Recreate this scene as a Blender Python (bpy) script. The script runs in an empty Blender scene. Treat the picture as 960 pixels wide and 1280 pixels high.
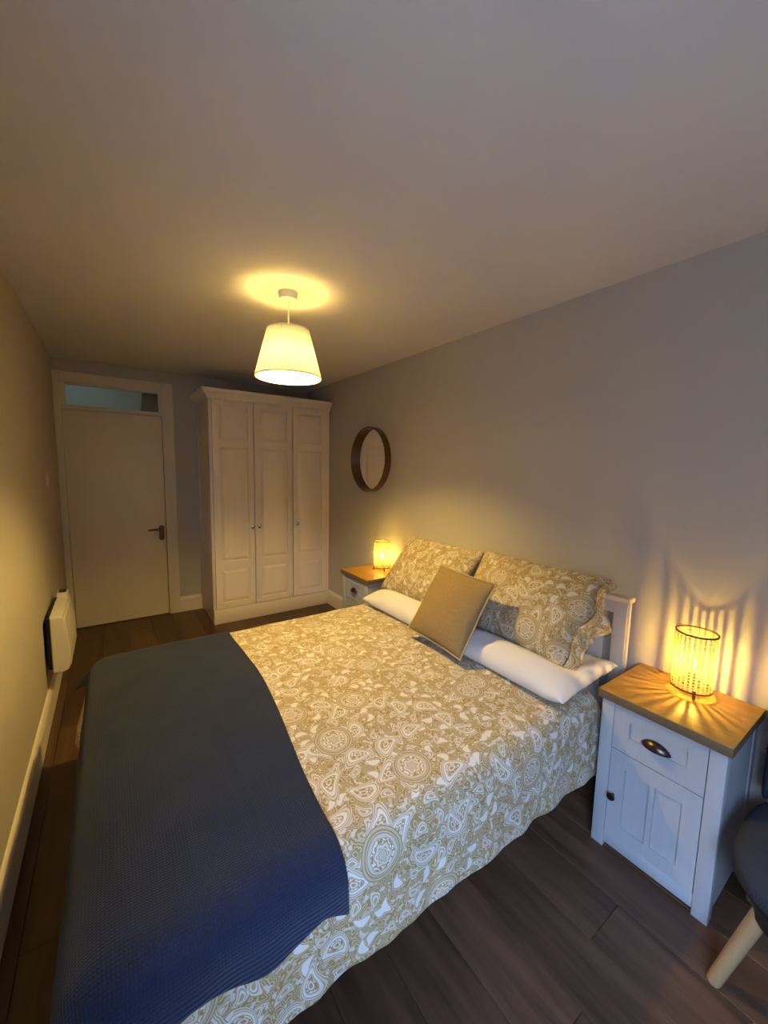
import bpy, bmesh, math, random
from mathutils import Vector, Matrix, noise
PI = math.pi
random.seed(7)

# ------------------------------------------------------------------ camera, world, exposure
scene = bpy.context.scene
COL = scene.collection
FPX, YAW, PITCH, ROLL, CAMZ = 491.98, 0.6094, -0.1117, 0.0215, 1.5347
cam_data = bpy.data.cameras.new('camera'); cam = bpy.data.objects.new('camera', cam_data); COL.objects.link(cam)
cam_data.sensor_fit = 'HORIZONTAL'; cam_data.sensor_width = 36.0
cam_data.lens = FPX * 36.0 / 960.0; cam_data.clip_start = 0.02
_f = Vector((math.sin(YAW)*math.cos(PITCH), math.cos(YAW)*math.cos(PITCH), math.sin(PITCH)))
_r0 = Vector((math.cos(YAW), -math.sin(YAW), 0)); _u0 = _r0.cross(_f)
_r = math.cos(ROLL)*_r0 + math.sin(ROLL)*_u0; _u = -math.sin(ROLL)*_r0 + math.cos(ROLL)*_u0
cam.matrix_world = Matrix(((_r.x,_u.x,-_f.x,0),(_r.y,_u.y,-_f.y,0),(_r.z,_u.z,-_f.z,CAMZ),(0,0,0,1)))
scene.camera = cam

L, R, D, H, B = -0.3635, 1.977, 4.451, 2.409, -1.75      # room: left wall, right wall, far wall, ceiling, wall behind the camera
WIN = (-1.20, -0.14, 0.80, 1.98)                           # window in the left wall, behind the camera: y0, y1, z0, z1

world = bpy.data.worlds.new('dusk_sky'); scene.world = world; world.use_nodes = True
bg = world.node_tree.nodes['Background']
bg.inputs['Color'].default_value = (0.40, 0.60, 1.0, 1); bg.inputs['Strength'].default_value = 11.0
portal = bpy.data.lights.new('window_portal', 'AREA'); portal.shape = 'RECTANGLE'
portal.size = WIN[1]-WIN[0]; portal.size_y = WIN[3]-WIN[2]; portal.cycles.is_portal = True
po = bpy.data.objects.new('window_portal', portal); COL.objects.link(po)
po.location = (L-0.16, (WIN[0]+WIN[1])/2, (WIN[2]+WIN[3])/2); po.rotation_euler = (PI/2, 0, -PI/2)

vs = scene.view_settings
vs.view_transform = 'Standard'; vs.look = 'None'; vs.gamma = 1; vs.use_curve_mapping = False
vs.exposure = 2.45
scene.cycles.caustics_reflective = False; scene.cycles.caustics_refractive = False; scene.cycles.sample_clamp_indirect = 4.0

PENDANT_L, LAMP_L, HALL_W = 305.0, 360.0, 0.20
WARM = (1.0, 0.68, 0.18); WARM2 = (1.0, 0.67, 0.12)

# ------------------------------------------------------------------ node helpers and materials
class NT:
    def __init__(s, name):
        s.m = bpy.data.materials.new(name); s.m.use_nodes = True
        s.t = s.m.node_tree; s.b = s.t.nodes['Principled BSDF']; s.out = s.t.nodes['Material Output']
    def n(s, typ, **kw):
        nd = s.t.nodes.new(typ)
        for k, v in kw.items(): setattr(nd, k, v)
        return nd
    def put(s, sock, v):
        if hasattr(v, 'is_output'): s.t.links.new(v, sock)
        elif v is not None: sock.default_value = v
    def math(s, op, a, b=None, c=None, clamp=False):
        nd = s.n('ShaderNodeMath', operation=op, use_clamp=clamp)
        for i, v in enumerate((a, b, c)):
            if v is not None: s.put(nd.inputs[i], v)
        return nd.outputs[0]
    def vmath(s, op, a, b=None, scale=None):
        nd = s.n('ShaderNodeVectorMath', operation=op)
        s.put(nd.inputs[0], a)
        if b is not None: s.put(nd.inputs[1], b)
        if scale is not None: s.put(nd.inputs['Scale'], scale)
        return nd.outputs[0]
    def mix(s, f, a, b):
        nd = s.n('ShaderNodeMix', data_type='RGBA')
        s.put(nd.inputs[0], f); s.put(nd.inputs[6], a); s.put(nd.inputs[7], b)
        return nd.outputs[2]
    def noise(s, vec, scale, detail=3, rough=0.5, dist=0.0):
        nd = s.n('ShaderNodeTexNoise'); s.put(nd.inputs['Vector'], vec)
        nd.inputs['Scale'].default_value = scale; nd.inputs['Detail'].default_value = detail
        nd.inputs['Roughness'].default_value = rough; nd.inputs['Distortion'].default_value = dist
        return nd.outputs['Fac']
    def ramp(s, f, stops, interp='LINEAR'):
        nd = s.n('ShaderNodeValToRGB'); s.put(nd.inputs[0], f)
        cr = nd.color_ramp; cr.interpolation = interp
        while len(cr.elements) < len(stops): cr.elements.new(0.5)
        for e, (p, c) in zip(cr.elements, stops):
            e.position = p; e.color = c if len(c) == 4 else (*c, 1)
        return nd.outputs[0]
    def bump(s, h, strength=0.3, dist=0.002):
        nd = s.n('ShaderNodeBump'); s.put(nd.inputs['Height'], h)
        nd.inputs['Strength'].default_value = strength; nd.inputs['Distance'].default_value = dist
        s.t.links.new(nd.outputs[0], s.b.inputs['Normal'])
    def pos(s): return s.n('ShaderNodeNewGeometry').outputs['Position']
    def obj(s): return s.n('ShaderNodeTexCoord').outputs['Object']
    def uv(s): return s.n('ShaderNodeTexCoord').outputs['UV']
    def scaled(s, vec, sc): return s.vmath('MULTIPLY', vec, sc)
    def set(s, **kw):
        for k, v in kw.items(): s.put(s.b.inputs[k.replace('_', ' ')], v)
        return s.m

def C(r, g, b): return (r, g, b, 1)

def mat_paint(name, col, rough=0.85, var=0.04, bump=0.08):
    t = NT(name); p = t.pos()
    n = t.noise(p, 3.0, 4)
    c2 = tuple(max(0, x*(1-var)) for x in col)
    t.put(t.b.inputs['Base Color'], t.mix(n, C(*col), C(*c2)))
    t.bump(t.noise(p, 180, 2), bump, 0.001)
    return t.set(Roughness=rough)

def mat_plain(name, col, rough=0.5, metallic=0.0, var=0.08, scale=30, bump=0.0, coat=0.0):
    t = NT(name); p = t.obj(); n = t.noise(p, scale, 3)
    c2 = tuple(x*(1-var) for x in col)
    t.put(t.b.inputs['Base Color'], t.mix(n, C(*col), C(*c2)))
    if bump: t.bump(n, bump, 0.001)
    return t.set(Roughness=rough, Metallic=metallic, Coat_Weight=coat)

def mat_wood(name, c1, c2, stretch, rough=0.45, ring=6.0, bump=0.05, random_tone=0.0, world=False, spec=0.5):
    """grain stretched along the axis whose factor in `stretch` is smallest"""
    t = NT(name); p = t.pos() if world else t.obj()
    if random_tone:
        oi = t.n('ShaderNodeObjectInfo')
        off = t.vmath('SCALE', oi.outputs['Random'], scale=17.0)
        p = t.vmath('ADD', p, off)
    q = t.scaled(p, stretch)
    g = t.noise(q, ring, 5, 0.62, 0.6); g2 = t.noise(q, ring*6, 3, 0.6)
    f = t.math('ADD', t.math('MULTIPLY', g, 0.75), t.math('MULTIPLY', g2, 0.25))
    f = t.math('MULTIPLY_ADD', f, 2.2, -0.6, clamp=True)
    col = t.mix(f, C(*c1), C(*c2))
    if random_tone:
        k = t.math('MULTIPLY_ADD', oi.outputs['Random'], random_tone, 1-random_tone/2)
        col = t.vmath('SCALE', col, scale=k)
    t.put(t.b.inputs['Base Color'], col)
    if bump: t.bump(f, bump, 0.001)
    return t.set(Roughness=rough, Specular_IOR_Level=spec)

def mat_fabric(name, col, pitch=0.003, rough=0.95, bump=0.4, var=0.15, sheen=0.0):
    t = NT(name); uv = t.uv()
    sx = t.n('ShaderNodeSeparateXYZ'); t.put(sx.inputs[0], uv)
    k = 2*PI/pitch
    a = t.math('SINE', t.math('MULTIPLY', sx.outputs[0], k)); b = t.math('SINE', t.math('MULTIPLY', sx.outputs[1], k))
    w = t.math('MULTIPLY', a, b)
    n = t.noise(uv, 60, 4)
    col2 = tuple(x*(1-var) for x in col)
    t.put(t.b.inputs['Base Color'], t.mix(n, C(*col), C(*col2)))
    t.bump(t.math('ADD', w, t.math('MULTIPLY', n, 1.5)), bump, 0.0015)
    return t.set(Roughness=rough, Sheen_Weight=sheen, Specular_IOR_Level=0.2)

def paisley_nodes(t, uv, scale, seed, bend=0.9, petals=False):
    """returns (distance field: <1 inside the motif, random colour of the cell, local vector)"""
    p = t.vmath('ADD', uv, (seed*3.17, seed*1.73, 0))
    v = t.n('ShaderNodeTexVoronoi', voronoi_dimensions='2D', feature='F1'); t.put(v.inputs['Vector'], p)
    v.inputs['Scale'].default_value = scale; v.inputs['Randomness'].default_value = 0.75
    d = t.vmath('SCALE', t.vmath('SUBTRACT', p, v.outputs['Position']), scale=scale)
    rnd = t.n('ShaderNodeSeparateColor'); t.put(rnd.inputs[0], v.outputs['Color'])
    rot = t.n('ShaderNodeVectorRotate', rotation_type='Z_AXIS'); t.put(rot.inputs['Vector'], d)
    t.put(rot.inputs['Angle'], t.math('MULTIPLY', rnd.outputs[0], 2*PI))
    s = t.n('ShaderNodeSeparateXYZ'); t.put(s.inputs[0], rot.outputs[0])
    x, y = s.outputs[0], s.outputs[1]
    if petals:
        ang = t.math('ARCTAN2', y, x)
        r = t.math('SQRT', t.math('ADD', t.math('MULTIPLY', x, x), t.math('MULTIPLY', y, y)))
        pet = t.math('MULTIPLY', t.math('MULTIPLY', t.math('COSINE', t.math('MULTIPLY', ang, 6.0)), 0.028), t.math('MULTIPLY_ADD', r, -4.2, 1.0, clamp=True))
        dd = t.math('DIVIDE', t.math('ADD', r, pet), 0.46)
        return dd, rnd, (x, y)
    xb = t.math('SUBTRACT', x, t.math('MULTIPLY', t.math('MULTIPLY', y, y), bend))
    w = t.math('MAXIMUM', t.math('MULTIPLY_ADD', y, -0.34, 0.25), 0.05)
    a = t.math('DIVIDE', t.math('ADD', xb, 0.06), w); b = t.math('DIVIDE', t.math('ADD', y, 0.04), 0.52)
    dd = t.math('SQRT', t.math('ADD', t.math('MULTIPLY', a, a), t.math('MULTIPLY', b, b)))
    return dd, rnd, (x, y)

def mat_paisley(name, ochre, white, k=1.0):
    t = NT(name); uv = t.uv()
    warp = t.n('ShaderNodeTexNoise'); t.put(warp.inputs['Vector'], uv); warp.inputs['Scale'].default_value = 9
    uvw = t.vmath('ADD', uv, t.vmath('SCALE', t.vmath('SUBTRACT', warp.outputs['Color'], (0.5, 0.5, 0.5)), scale=0.035))
    def seq(d, stops): return t.ramp(t.math('MULTIPLY', d, 0.5), [(p*0.5, (v, v, v)) for p, v in stops], 'CONSTANT')
    # fine ground: contour lines of a noise, and small solid commas
    n1 = t.noise(uvw, 20*k, 1.5)
    lines = t.math('LESS_THAN', t.math('FRACT', t.math('MULTIPLY', n1, 15)), 0.42)
    n2 = t.noise(uvw, 46*k, 1)
    blot = t.math('GREATER_THAN', n2, 0.62)
    ground = t.math('MAXIMUM', t.math('MULTIPLY', lines, 0.46), t.math('MULTIPLY', blot, 0.75))
    dS, rS, _ = paisley_nodes(t, uvw, 15*k, 2.0, 1.3)
    solid = t.math('GREATER_THAN', rS.outputs[1], 0.55)
    mS = t.mix(solid, seq(dS, [(0, .2), (.3, .9), (.5, .15), (.62, .8), (.85, .1)]), seq(dS, [(0, 1.0), (.72, .1), (.86, .75), (.95, .1)]))
    g1 = t.mix(t.math('LESS_THAN', dS, 1.0), ground, mS)
    # mid paisleys
    dM, rM, _ = paisley_nodes(t, uvw, 7.5*k, 5.0, 1.0)
    dots = t.math('GREATER_THAN', t.noise(uvw, 120*k, 0.5), 0.5)
    mM = seq(dM, [(0, .1), (.12, .9), (.22, .1), (.3, .75), (.42, .15), (.48, 1.0), (.66, .1), (.71, .75), (.82, .1), (.88, .85), (.95, .05)])
    band = t.math('COMPARE', dM, 0.35, 0.06)
    mM = t.mix(band, mM, dots)
    useM = t.math('MULTIPLY', t.math('LESS_THAN', dM, 1.0), t.math('GREATER_THAN', rM.outputs[2], 0.32))
    g2 = t.mix(useM, g1, mM)
    # large flower medallions
    dL, rL, _ = paisley_nodes(t, uv, 4.2*k, 9.0, petals=True)
    mL = seq(dL, [(0, .6), (.07, .05), (.10, .7), (.15, .05), (.18, .8), (.27, .1), (.30, .5), (.40, .1), (.42, .65), (.50, .1), (.53, .55), (.56, .0), (.60, .45), (.66, .05)])
    band2 = t.math('COMPARE', dL, 0.355, 0.045)
    mL = t.mix(band2, mL, dots)
    useL = t.math('MULTIPLY', t.math('LESS_THAN', dL, 0.70), t.math('GREATER_THAN', rL.outputs[1], 0.5))
    g3 = t.mix(useL, g2, mL)
    col = t.mix(g3, C(*ochre), C(*white))
    t.put(t.b.inputs['Base Color'], col)
    t.bump(t.noise(uv, 14, 4), 0.25, 0.01)
    return t.set(Roughness=0.8, Specular_IOR_Level=0.25)

def mat_knit(name, col):
    t = NT(name); uv = t.uv()
    s = t.n('ShaderNodeSeparateXYZ'); t.put(s.inputs[0], uv)
    k = 2*PI/0.0068
    a = t.math('ABSOLUTE', t.math('SINE', t.math('MULTIPLY', s.outputs[0], k*0.5)))
    b = t.math('ABSOLUTE', t.math('SINE', t.math('MULTIPLY', s.outputs[1], k*0.5)))
    h = t.math('MULTIPLY', t.math('POWER', a, 0.6), t.math('POWER', b, 0.6))
    rib = t.math('ABSOLUTE', t.math('SINE', t.math('MULTIPLY', s.outputs[1], PI/0.011)))
    near = t.math('LESS_THAN', s.outputs[1], 0.712)
    h = t.math('ADD', t.math('MULTIPLY', h, t.math('SUBTRACT', 1.0, near)), t.math('MULTIPLY', rib, near))
    n = t.noise(uv, 25, 4)
    c = t.mix(t.math('MULTIPLY', h, 0.8), C(*(x*0.55 for x in col)), C(*col))
    c = t.mix(t.math('MULTIPLY', n, 0.35), c, C(*(x*1.25 for x in col)))
    t.put(t.b.inputs['Base Color'], c)
    t.bump(h, 0.7, 0.003)
    return t.set(Roughness=1.0, Specular_IOR_Level=0.1, Sheen_Weight=0.12)

def mat_emit(name, col, strength):
    t = NT(name)
    e = t.n('ShaderNodeEmission'); e.inputs[0].default_value = C(*col); e.inputs[1].default_value = strength
    t.t.links.new(e.outputs[0], t.out.inputs[0])
    return t.m

def mat_translucent(name, col, fac, rough=0.8, stripe=None):
    t = NT(name)
    tr = t.n('ShaderNodeBsdfTranslucent'); tr.inputs[0].default_value = C(*col)
    n = t.noise(t.obj(), 90, 3)
    t.put(t.b.inputs['Base Color'], t.mix(n, C(*col), C(*(x*0.9 for x in col))))
    t.b.inputs['Roughness'].default_value = rough
    mx = t.n('ShaderNodeMixShader'); mx.inputs[0].default_value = fac
    t.t.links.new(t.b.outputs[0], mx.inputs[1]); t.t.links.new(tr.outputs[0], mx.inputs[2])
    t.t.links.new(mx.outputs[0], t.out.inputs[0])
    return t.m

def mat_pane(name, tint=(1, 1, 1), gloss=0.06):
    t = NT(name)
    tr = t.n('ShaderNodeBsdfTransparent'); tr.inputs[0].default_value = C(*tint)
    gl = t.n('ShaderNodeBsdfGlossy'); gl.inputs['Roughness'].default_value = 0.03
    mx = t.n('ShaderNodeMixShader'); mx.inputs[0].default_value = gloss
    t.t.links.new(tr.outputs[0], mx.inputs[1]); t.t.links.new(gl.outputs[0], mx.inputs[2])
    t.t.links.new(mx.outputs[0], t.out.inputs[0])
    return t.m

M = {}
M['wall_grey'] = mat_paint('grey_wall_paint', (0.53, 0.49, 0.45))
M['wall_left'] = mat_paint('warm_lit_wall_paint', (0.54, 0.48, 0.40))  # same grey paint, with the pendant's warm light put into the colour
M['ceiling'] = mat_paint('ceiling_paint', (0.73, 0.70, 0.70))
M['gloss_white'] = mat_plain('cream_gloss_paint', (0.82, 0.75, 0.64), 0.45, var=0.06, scale=8)
M['door'] = mat_wood('painted_door', (0.86, 0.77, 0.64), (0.82, 0.73, 0.60), (6, 6, 0.5), 0.42, bump=0.02)
M['ward'] = mat_wood('cream_foil_woodgrain', (0.86, 0.75, 0.62), (0.80, 0.69, 0.57), (9, 9, 0.5), 0.36, bump=0.03)
M['floor'] = mat_wood('dark_laminate', (0.140, 0.072, 0.042), (0.034, 0.017, 0.010), (7, 0.6, 7), 0.42, ring=2.2, bump=0.03, random_tone=0.5, world=True, spec=0.4)
M['subfloor'] = mat_plain('dark_underlay', (0.012, 0.008, 0.006), 0.9)
M['stand_white'] = mat_wood('white_washed_wood', (0.43, 0.44, 0.465), (0.38, 0.39, 0.415), (12, 12, 0.7), 0.55, bump=0.06)
M['oak'] = mat_wood('oak_top', (0.50, 0.275, 0.05), (0.33, 0.165, 0.025), (9, 0.8, 9), 0.45, ring=4, bump=0.04)
M['oak_edge'] = mat_wood('oak_edge_band', (0.17, 0.115, 0.06), (0.12, 0.08, 0.04), (9, 0.8, 9), 0.55, ring=4, bump=0.04)
M['bronze'] = mat_plain('dark_bronze', (0.09, 0.065, 0.05), 0.28, 0.9)
M['brass'] = mat_plain('aged_brass', (0.16, 0.10, 0.05), 0.3, 0.9)
M['knob'] = mat_plain('brushed_knob', (0.70, 0.62, 0.52), 0.22, 0.95)
M['walnut'] = mat_wood('walnut_veneer', (0.12, 0.05, 0.018), (0.065, 0.027, 0.011), (3, 14, 14), 0.35, ring=3, bump=0.02)
M['paisley'] = mat_paisley('paisley_cotton', (0.335, 0.235, 0.08), (0.67, 0.64, 0.60), 1.15)
M['paisley_pillow'] = mat_paisley('paisley_cotton_pillow', (0.31, 0.215, 0.065), (0.60, 0.55, 0.47), 1.15)
M['white_cotton'] = mat_fabric('white_cotton', (0.72, 0.69, 0.66), 0.0025, bump=0.12, var=0.04)
M['cushion'] = mat_fabric('brown_linen', (0.38, 0.265, 0.12), 0.0035, bump=0.6, var=0.25)
M['piping'] = mat_fabric('pale_piping', (0.46, 0.36, 0.20), 0.003)
M['navy'] = mat_knit('navy_knit', (0.022, 0.030, 0.068))
M['mattress'] = mat_fabric('mattress_ticking', (0.75, 0.74, 0.72), 0.004, bump=0.2)
M['bedwood'] = mat_wood('cream_bed_wood', (0.72, 0.64, 0.54), (0.66, 0.58, 0.48), (9, 9, 0.7), 0.45, bump=0.03)
M['shade'] = mat_translucent('pleated_cream_fabric', (0.95, 0.89, 0.72), 0.046)
M['cane'] = mat_translucent('cane_weave', (0.70, 0.54, 0.24), 0.22, 0.6)
M['cane_dark'] = mat_plain('dark_cane_rim', (0.12, 0.06, 0.02), 0.5)
M['lampwood'] = mat_wood('dark_lamp_wood', (0.16, 0.07, 0.03), (0.09, 0.04, 0.02), (9, 9, 1), 0.5)
M['white_plastic'] = mat_plain('white_plastic', (0.74, 0.70, 0.64), 0.4, var=0.03)
M['heater'] = mat_plain('heater_enamel', (0.76, 0.71, 0.62), 0.35, var=0.03)
M['dark'] = mat_plain('black_plastic', (0.012, 0.011, 0.010), 0.6)
M['chair'] = mat_fabric('slate_blue_upholstery', (0.045, 0.050, 0.066), 0.004, bump=0.6, var=0.3)
M['beech'] = mat_wood('pale_beech', (0.34, 0.22, 0.11), (0.28, 0.17, 0.08), (12, 12, 1), 0.5)
M['pendant_bulb'] = mat_emit('pendant_bulb_glow', WARM, PENDANT_L)
M['bulb_collar'] = mat_emit('pendant_bulb_collar_glow', WARM, PENDANT_L*.075)
M['lamp_bulb'] = mat_emit('lamp_bulb_glow', WARM2, LAMP_L)
M['glass'] = mat_pane('window_glass'); M['bulb_glass'] = mat_pane('clear_bulb_glass', (1, .97, .9), .03)
M['transom'] = mat_pane('transom_glass', (0.88, 0.96, 0.96), 0.07)
M['hall'] = mat_paint('hall_paint', (0.62, 0.66, 0.64))
t = NT('silvered_mirror'); M['mirror'] = t.set(Base_Color=t.mix(t.noise(t.obj(), 5), C(.86, .86, .86), C(.83, .83, .83)), Metallic=1.0, Roughness=0.03)

# ------------------------------------------------------------------ mesh helpers
def obj(name, verts, faces, mat, parent=None, smooth=False, uvs=None, loc=None, flat_from=None):
    me = bpy.data.meshes.new(name)
    me.from_pydata([tuple(v) for v in verts], [], faces)
    me.update()
    if uvs is not None:
        ul = me.uv_layers.new(name='UVMap')
        for lp in me.loops: ul.data[lp.index].uv = uvs[lp.vertex_index]
    if smooth:
        for p in me.polygons: p.use_smooth = True
    if mat: me.materials.append(mat)
    o = bpy.data.objects.new(name, me); COL.objects.link(o)
    if parent: o.parent = parent
    if loc: o.location = loc
    return o

def empty(name, loc=(0, 0, 0), rz=0.0):
    o = bpy.data.objects.new(name, None); COL.objects.link(o)
    o.location = loc; o.rotation_euler = (0, 0, rz); o.empty_display_size = 0.1
    return o

def tag(o, label, cat, group=None):
    o['label'] = label; o['category'] = cat
    if group: o['group'] = group
    return o

def struct(o, label=None):
    o['kind'] = 'structure'
    if label: o['label'] = label
    return o

class MB:
    def __init__(s): s.v = []; s.f = []
    def add(s, vs, fs):
        k = len(s.v); s.v += [tuple(v) for v in vs]; s.f += [[i+k for i in f] for f in fs]; return s
    def box(s, x0, x1, y0, y1, z0, z1):
        return s.add([(x0,y0,z0),(x1,y0,z0),(x1,y1,z0),(x0,y1,z0),(x0,y0,z1),(x1,y0,z1),(x1,y1,z1),(x0,y1,z1)],
                     [(0,3,2,1),(4,5,6,7),(0,1,5,4),(1,2,6,5),(2,3,7,6),(3,0,4,7)])
    def bbox(s, x0, x1, y0, y1, z0, z1, b=0.003, seg=2):
        """bevelled box"""
        bm = bmesh.new(); bmesh.ops.create_cube(bm, size=1)
        for v in bm.verts: v.co = Vector(((x0+x1)/2+v.co.x*(x1-x0), (y0+y1)/2+v.co.y*(y1-y0), (z0+z1)/2+v.co.z*(z1-z0)))
        bmesh.ops.bevel(bm, geom=bm.edges[:], offset=b, segments=seg, affect='EDGES', profile=0.5)
        bm.verts.index_update()
        s.add([v.co[:] for v in bm.verts], [[v.index for v in f.verts] for f in bm.faces]); bm.free(); return s
    def lathe(s, prof, seg=32, axis='z', c=(0, 0, 0), close=False):
        """prof: list of (r, h)"""
        vs = []; n = len(prof)
        for r, h in prof:
            for i in range(seg):
                a = 2*PI*i/seg; x, y = r*math.cos(a), r*math.sin(a)
                p = (x, y, h) if axis == 'z' else ((h, x, y) if axis == 'x' else (y, h, x))
                vs.append((c[0]+p[0], c[1]+p[1], c[2]+p[2]))
        fs = []
        for j in range(n-1 if not close else n):
            for i in range(seg):
                a, b = j*seg+i, j*seg+(i+1) % seg; j2 = (j+1) % n
                fs.append((a, b, j2*seg+(i+1) % seg, j2*seg+i))
        if not close:
            fs.append(tuple(range(seg))[::-1]); fs.append(tuple((n-1)*seg+i for i in range(seg)))
        return s.add(vs, fs)
    def tube(s, pts, rads, seg=12, cap=True):
        vs = []; fs = []; n = len(pts); P = [Vector(p) for p in pts]
        up = None
        for k in range(n):
            d = (P[min(k+1, n-1)]-P[max(k-1, 0)]).normalized()
            if up is None: up = d.orthogonal().normalized()
            up = (up - d*up.dot(d)).normalized(); w = d.cross(up)
            r = rads[k] if isinstance(rads, (list, tuple)) else rads
            for i in range(seg):
                a = 2*PI*i/seg; vs.append(P[k]+(up*math.cos(a)+w*math.sin(a))*r)
        for k in range(n-1):
            for i in range(seg):
                fs.append((k*seg+i, k*seg+(i+1) % seg, (k+1)*seg+(i+1) % seg, (k+1)*seg+i))
        if cap: fs.append(tuple(range(seg))[::-1]); fs.append(tuple((n-1)*seg+i for i in range(seg)))
        return s.add(vs, fs)
    def build(s, name, mat, parent=None, smooth=False, loc=None):
        o = obj(name, s.v, s.f, mat, parent, smooth, loc=loc)
        if smooth == 'auto' or smooth is True:
            shade_auto(o)
        return o

def shade_auto(o, ang=40):
    me = o.data
    for p in me.polygons: p.use_smooth = True
    bm = bmesh.new(); bm.from_mesh(me)
    for e in bm.edges:
        if len(e.link_faces) == 2 and e.calc_face_angle(0) > math.radians(ang): e.smooth = False
    bm.to_mesh(me); bm.free()

def copy_tree(o, parent=None):
    c = o.copy(); COL.objects.link(c)
    if parent: c.parent = parent
    for ch in [x for x in bpy.data.objects if x.parent == o]: copy_tree(ch, c)
    return c

def recessed_front(rects, y0, y1, z0, z1, xf, xb, depth):
    """a slab whose front (towards -x) at xf carries rectangular recesses (y0,y1,z0,z1) of the given depth, stacked or side by side on one grid"""
    m = MB()
    ys = sorted({y0, y1, *[r[0] for r in rects], *[r[1] for r in rects]})
    zs = sorted({z0, z1, *[r[2] for r in rects], *[r[3] for r in rects]})
    def inside(y, z): return any(r[0] < y < r[1] and r[2] < z < r[3] for r in rects)
    for i in range(len(ys)-1):
        for j in range(len(zs)-1):
            a, b, c, d = ys[i], ys[i+1], zs[j], zs[j+1]
            x = xf+depth if inside((a+b)/2, (c+d)/2) else xf
            m.add([(x,a,c),(x,b,c),(x,b,d),(x,a,d)], [(0,3,2,1)])
    for a, b, c, d in rects:
        e = 0.003
        X0, X1 = xf, xf+depth
        m.add([(X0,a,c),(X0,b,c),(X0,b,d),(X0,a,d),(X1,a,c),(X1,b,c),(X1,b,d),(X1,a,d)],
              [(0,1,5,4),(1,2,6,5),(2,3,7,6),(3,0,4,7)])
    m.add([(xf,y0,z0),(xf,y1,z0),(xf,y1,z1),(xf,y0,z1),(xb,y0,z0),(xb,y1,z0),(xb,y1,z1),(xb,y0,z1)],
          [(0,1,5,4),(1,2,6,5),(2,3,7,6),(3,0,4,7),(4,5,6,7)])
    return m

def raised_panel(y0, y1, z0, z1, xback, xfront, bev):
    """a board whose face (towards -x) is fielded: sloping margins of width bev"""
    return MB().add([(xback,y0,z0),(xback,y1,z0),(xback,y1,z1),(xback,y0,z1),
                     (xfront,y0+bev,z0+bev),(xfront,y1-bev,z0+bev),(xfront,y1-bev,z1-bev),(xfront,y0+bev,z1-bev)],
                    [(0,1,2,3),(4,7,6,5),(0,4,5,1),(1,5,6,2),(2,6,7,3),(3,7,4,0)])

# ------------------------------------------------------------------ the room
T = 0.15
fl = struct(MB().box(L-T, R+T, B-T, D+1.6, -0.10, -0.012).build('floor', M['subfloor']), 'dark brown laminate plank floor')
PW, PL = 0.192, 1.285
def plank_mesh(w, l, name='plank'):
    b = MB(); g = 0.0004; e = 0.0014
    x0, x1, y0, y1 = g, w-g, g, l-g
    b.add([(x0,y0,-.012),(x1,y0,-.012),(x1,y1,-.012),(x0,y1,-.012),(x0,y0,-.0022),(x1,y0,-.0022),(x1,y1,-.0022),(x0,y1,-.0022),
           (x0+e,y0+e,0),(x1-e,y0+e,0),(x1-e,y1-e,0),(x0+e,y1-e,0)],
          [(0,3,2,1),(8,9,10,11),(0,1,5,4),(1,2,6,5),(2,3,7,6),(3,0,4,7),(4,5,9,8),(5,6,10,9),(6,7,11,10),(7,4,8,11)])
    return b
cache = {}
xs = L
row = 0
while xs < R-0.01:
    w = min(PW, R-xs)
    if row == 0: w = 0.062
    y = B - ((row*0.47) % 1.0)*PL
    while y < D-0.01:
        ya, yb = max(y, B), min(y+PL, D)
        if yb-ya > 0.03:
            key = (round(w, 3), round(yb-ya, 3))
            if key not in cache:
                o = plank_mesh(w, yb-ya).build('plank', M['floor'], fl); cache[key] = o.data
            else:
                o = bpy.data.objects.new('plank', cache[key]); COL.objects.link(o); o.parent = fl
            o.location = (xs, ya, 0)
        y += PL
    xs += w; row += 1
for i, k in enumerate((0,)):   # hall floor, unseen behind the door
    MB().box(L, R, D, D+1.5, -0.012, 0).build('hall_board', M['floor'], fl)

struct(MB().box(L-T, R+T, B-T, D+T, H, H+0.12).build('ceiling', M['ceiling']), 'plain matt ceiling')
struct(MB().box(R, R+T, B-T, D+T, -0.1, H).build('wall_right', M['wall_grey']), 'plain grey wall behind the bed')
struct(MB().box(L, R, B-T, B, -0.1, H).build('wall_back', M['wall_grey']), 'grey wall behind the viewer')
y0, y1, z0, z1 = WIN
struct(MB().box(L-T, L, B-T, y0, -0.1, H).box(L-T, L, y1, D+T, -0.1, H).box(L-T, L, y0, y1, -0.1, z0).box(L-T, L, y0, y1, z1, H)
       .build('wall_left', M['wall_left']), 'left wall with the heater, warm light put into its colour')
# door wall: opening x DX0..DX1 up to TZ
DX0, DX1, TZ = -0.3142, 0.4458, 2.215
struct(MB().box(L, DX0-0.012, D, D+T, -0.1, H).box(DX1+0.012, R, D, D+T, -0.1, H).box(DX0-0.012, DX1+0.012, D, D+T, TZ, H)
       .build('wall_far', M['wall_grey']), 'grey wall with the door')

struct(MB().box(-60, L-T-.5, -60, 60, -3.2, -3.0).build('ground', mat_paint('grey_bounce_ground', (0.30, 0.29, 0.27))), 'unseen grey ground, added to block and bounce sky light')  # unseen plane, added to block sky from below and bounce light up
struct(MB().box(-9.5, -8.4, -30, 30, -3.0, 5.1).build('wall_sky_blocker', mat_paint('sky_blocker_brick', (0.16, 0.12, 0.10))), 'unseen house front, added to cut off low sky light')  # unseen front, added to keep low sky light off the upper walls
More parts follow.
